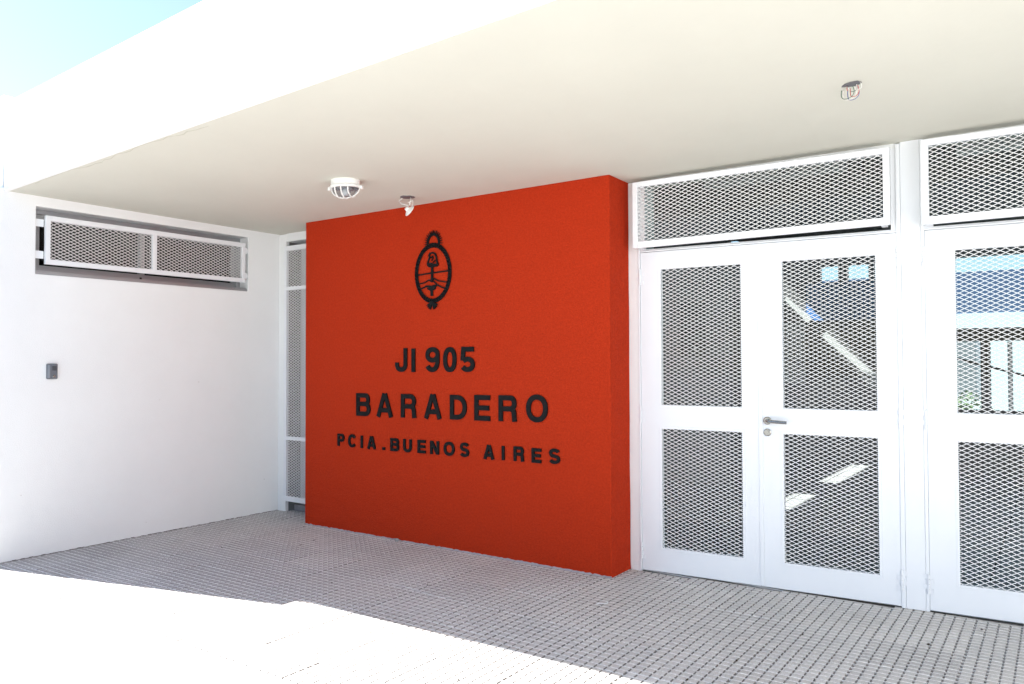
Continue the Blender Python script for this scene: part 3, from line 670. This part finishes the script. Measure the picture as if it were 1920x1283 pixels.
# ---------------------------------------------------------------- ceiling fittings
lz = ceil_z(2.0, -1.62)
bl = empty('bulkhead_lamp', (2.005, -1.617, lz), R(22), 'oval white bulkhead lamp with wire guard under the canopy', 'lamp')
MB().lathe([(0.098, 0.01), (0.098, -0.030), (0.094, -0.034)], (0, 0, 0), 40, 'z', 1, 0.78).build('lamp_base', M['whiteplastic'], bl, smooth=False)
MB().lathe([(0.102, -0.034), (0.107, -0.038), (0.107, -0.048), (0.100, -0.052)], (0, 0, 0), 40, 'z', 1, 0.78).build('flange', M['whiteplastic'], bl)
for q_ in (-0.122, 0.104): MB().box(q_, q_ + 0.018, -0.012, 0.012, -0.060, -0.038).build('lug', M['whiteplastic'], bl, bevel=0.002)
pr = [(0.090 * math.cos(R(a)), -0.052 - 0.056 * math.sin(R(a))) for a in range(0, 90, 9)] + [(0.004, -0.108)]
MB().lathe(pr, (0, 0, 0), 36, 'z', 1, 0.78).build('lamp_glass', M['lampglass'], bl, smooth=True)
MB().lathe([(0.012, -0.05), (0.028, -0.07), (0.030, -0.085), (0.02, -0.10)], (0, 0, 0), 16).build('bulb', M['whiteplastic'], bl, smooth=True)
mb = MB()
for x in (-0.045, 0.0, 0.045):
    k = math.sqrt(1 - (x / 0.102) ** 2)
    mb.tube([(x, 0.072 * k * math.cos(R(a)), -0.050 - 0.066 * k * math.sin(R(a))) for a in range(0, 181, 15)], 0.0048, 8)
mb.tube([(0.100 * math.cos(R(a)), 0, -0.050 - 0.064 * math.sin(R(a))) for a in range(0, 181, 12)], 0.0045, 8)
mb.build('wire_guard', M['whiteplastic'], bl, smooth=True)

def hole(r1, r2, n=22):
    mb = MB(); ang = [2 * math.pi * k / n for k in range(n)]
    rr = [random.uniform(.88, 1.12) for _ in range(n)]
    mb.v = [(r1 * rr[k] * math.cos(a), r2 * rr[k] * math.sin(a), 0.001) for k, a in enumerate(ang)] + [(r1 * rr[k] * math.cos(a), r2 * rr[k] * math.sin(a), -0.003) for k, a in enumerate(ang)]
    mb.f = [tuple(range(n)), tuple(range(2 * n - 1, n - 1, -1))] + [(k, (k + 1) % n, n + (k + 1) % n, n + k) for k in range(n)]
    return mb
dz = ceil_z(2.05, -1.07)
dl = empty('hanging_downlight', (2.05, -1.07, dz), 0, 'loose white spotlight dangling on cables above the red wall', 'lamp')
hole(0.055, 0.05).build('ceiling_hole', M['hole'], dl)
mb = MB().tube([(-0.05, 0, -0.002), (-0.075, -0.01, -0.022), (-0.05, -0.01, -0.045), (0.0, -0.005, -0.058), (0.012, 0, -0.068)], 0.0042, 8)
mb.tube([(0.02, 0.01, -0.002), (0.026, 0.0, -0.03), (0.024, -0.005, -0.06)], 0.0042, 8).tube([(0.05, 0, -0.03), (0.052, 0, -0.055), (0.03, 0, -0.085)], 0.0025, 6).tube([(0.05, 0, -0.03), (0.0, 0, -0.042)], 0.003, 6)
mb.build('cable', M['wire_w'], dl, smooth=True)
mb = MB().lathe([(0.014, 0.03), (0.018, 0.012), (0.040, 0.0), (0.044, -0.004), (0.044, -0.008), (0.036, -0.009), (0.028, -0.003)], (0, 0, 0), 28)
hd = mb.build('lamp_head', M['whiteplastic'], dl, smooth=False); hd.location = (0.018, -0.004, -0.098); hd.rotation_euler = (R(50), R(-32), 0)
wz = ceil_z(5.08, -1.42)
wr = empty('loose_wiring', (5.08, -1.42, wz), R(-30), 'coloured wires looping out of a ragged hole in the cream ceiling', 'wiring')
hole(0.046, 0.032).build('ceiling_hole', M['hole'], wr); wr.scale = (1, 1, 0.72)
def wire(name, m, pts): MB().tube(pts, 0.0017, 6).build('wire', m, wr, smooth=True)
def loop(x0, x1, dep, y=0, n=16):
    r = (x1 - x0) / 2; return [((x0 + x1) / 2 + r * 1.02 * math.cos(R(150 + 240 * k / n)), y + 0.004 * math.sin(k * .7), -dep * 0.55 + dep * 0.55 * math.sin(R(150 + 240 * k / n)) ) for k in range(n + 1)]
def loop_old(x0, x1, dep, y=0, n=12): return [(x0 + (x1 - x0) * (1 - math.cos(math.pi * k / n)) / 2, y + 0.006 * math.sin(k), -0.002 - dep * math.sin(math.pi * k / n)) for k in range(n + 1)]
wire('w', M['wire_w'], loop(-0.045, 0.030, 0.085)); wire('w', M['wire_b'], loop(-0.03, 0.036, 0.088, 0.01)); wire('w', M['wire_g'], loop(-0.048, 0.026, 0.080, -0.01))
wire('w', M['wire_r'], loop(-0.01, 0.04, 0.075, 0.004)); wire('w', M['wire_w'], loop(0.03, 0.058, 0.045)); wire('w', M['wire_r'], [(-0.02, 0, -0.002), (-0.022, 0, -0.02), (-0.018, 0, -0.032)])
wire('w', M['wire_g'], [(0.0, 0, -0.045), (0.015, 0, -0.051), (0.035, 0, -0.047)]); wire('w', M['wire_w'], [(-0.022, 0.0, -0.002), (-0.008, 0, -0.03)])

# ---------------------------------------------------------------- small litter on the paving
pts = [(3.74, -1.33, 'scrap'), (4.78, -1.20, 'leaf'), (5.49, -0.62, 'leaf'), (4.63, -1.71, 'leaf'), (4.53, -2.03, 'leaf'), (1.26, -1.36, 'leaf'), (0.78, -0.93, 'leaf'), (0.86, -1.74, 'leaf'), (2.71, -1.61, 'leaf'), (1.22, -1.20, 'leaf'), (3.74, -2.58, 'leaf'), (2.2, -1.9, 'leaf'), (3.35, -1.75, 'leaf'), (5.3, -1.0, 'leaf')]
for k, (x, y, kd) in enumerate(pts):
    if kd == 'scrap':
        o = MB().ribbon([(-0.03, 0), (-0.01, 0.004), (0.02, 0.001), (0.035, 0.006)], 0.004, -0.006, 0.006).build('paper_scrap', M['thread']); o.location = (x, y, 0.003); o.rotation_euler = (0, 0, R(35))
        tag(o, 'white scrap of paper lying on the shaded paving near the red wall corner', 'paper'); continue
    mb = MB(); n = 8; s2 = random.uniform(0.003, 0.006); ar = random.uniform(1.2, 2.2)
    rr = [random.uniform(.7, 1.2) for _ in range(n)]
    for zz_ in (0.0, 0.004): mb.v += [(s2 * ar * rr[q] * math.cos(2 * math.pi * q / n), s2 * rr[q] * math.sin(2 * math.pi * q / n), zz_ * .6 + 0.0015 * math.cos(q * 1.7)) for q in range(n)]
    mb.f = [tuple(range(n))[::-1], tuple(range(n, 2 * n))] + [(q, (q + 1) % n, n + (q + 1) % n, n + q) for q in range(n)]
    o = mb.build('dry_leaf', M['dryleaf']); o.location = (x, y, 0.003); o.rotation_euler = (0, 0, random.uniform(0, 6.28))
    tag(o, 'tiny dark dry leaf scrap lying on the grey paving', 'leaf', 'dry leaf scraps on the paving')
o = MB().tube([(2.50, -1.70, 0.003), (2.63, -1.712, 0.004), (2.78, -1.732, 0.003), (2.90, -1.745, 0.004), (2.955, -1.737, 0.003), (2.975, -1.70, 0.003)], 0.0016, 6).build('thread', M['thread']); tag(o, 'thin white thread lying on the paving in front of the red wall', 'thread')
mb = MB().lathe([(0.004, 0), (0.017, 0.006), (0.018, 0.014), (0.008, 0.022)], (0, 0, 0), 9, 'z', 1.3, 0.8); o = mb.build('pebble', M['concrete']); o.location = (1.755, -0.868, 0.0); tag(o, 'pale pebble resting against the foot of the red wall', 'stone')
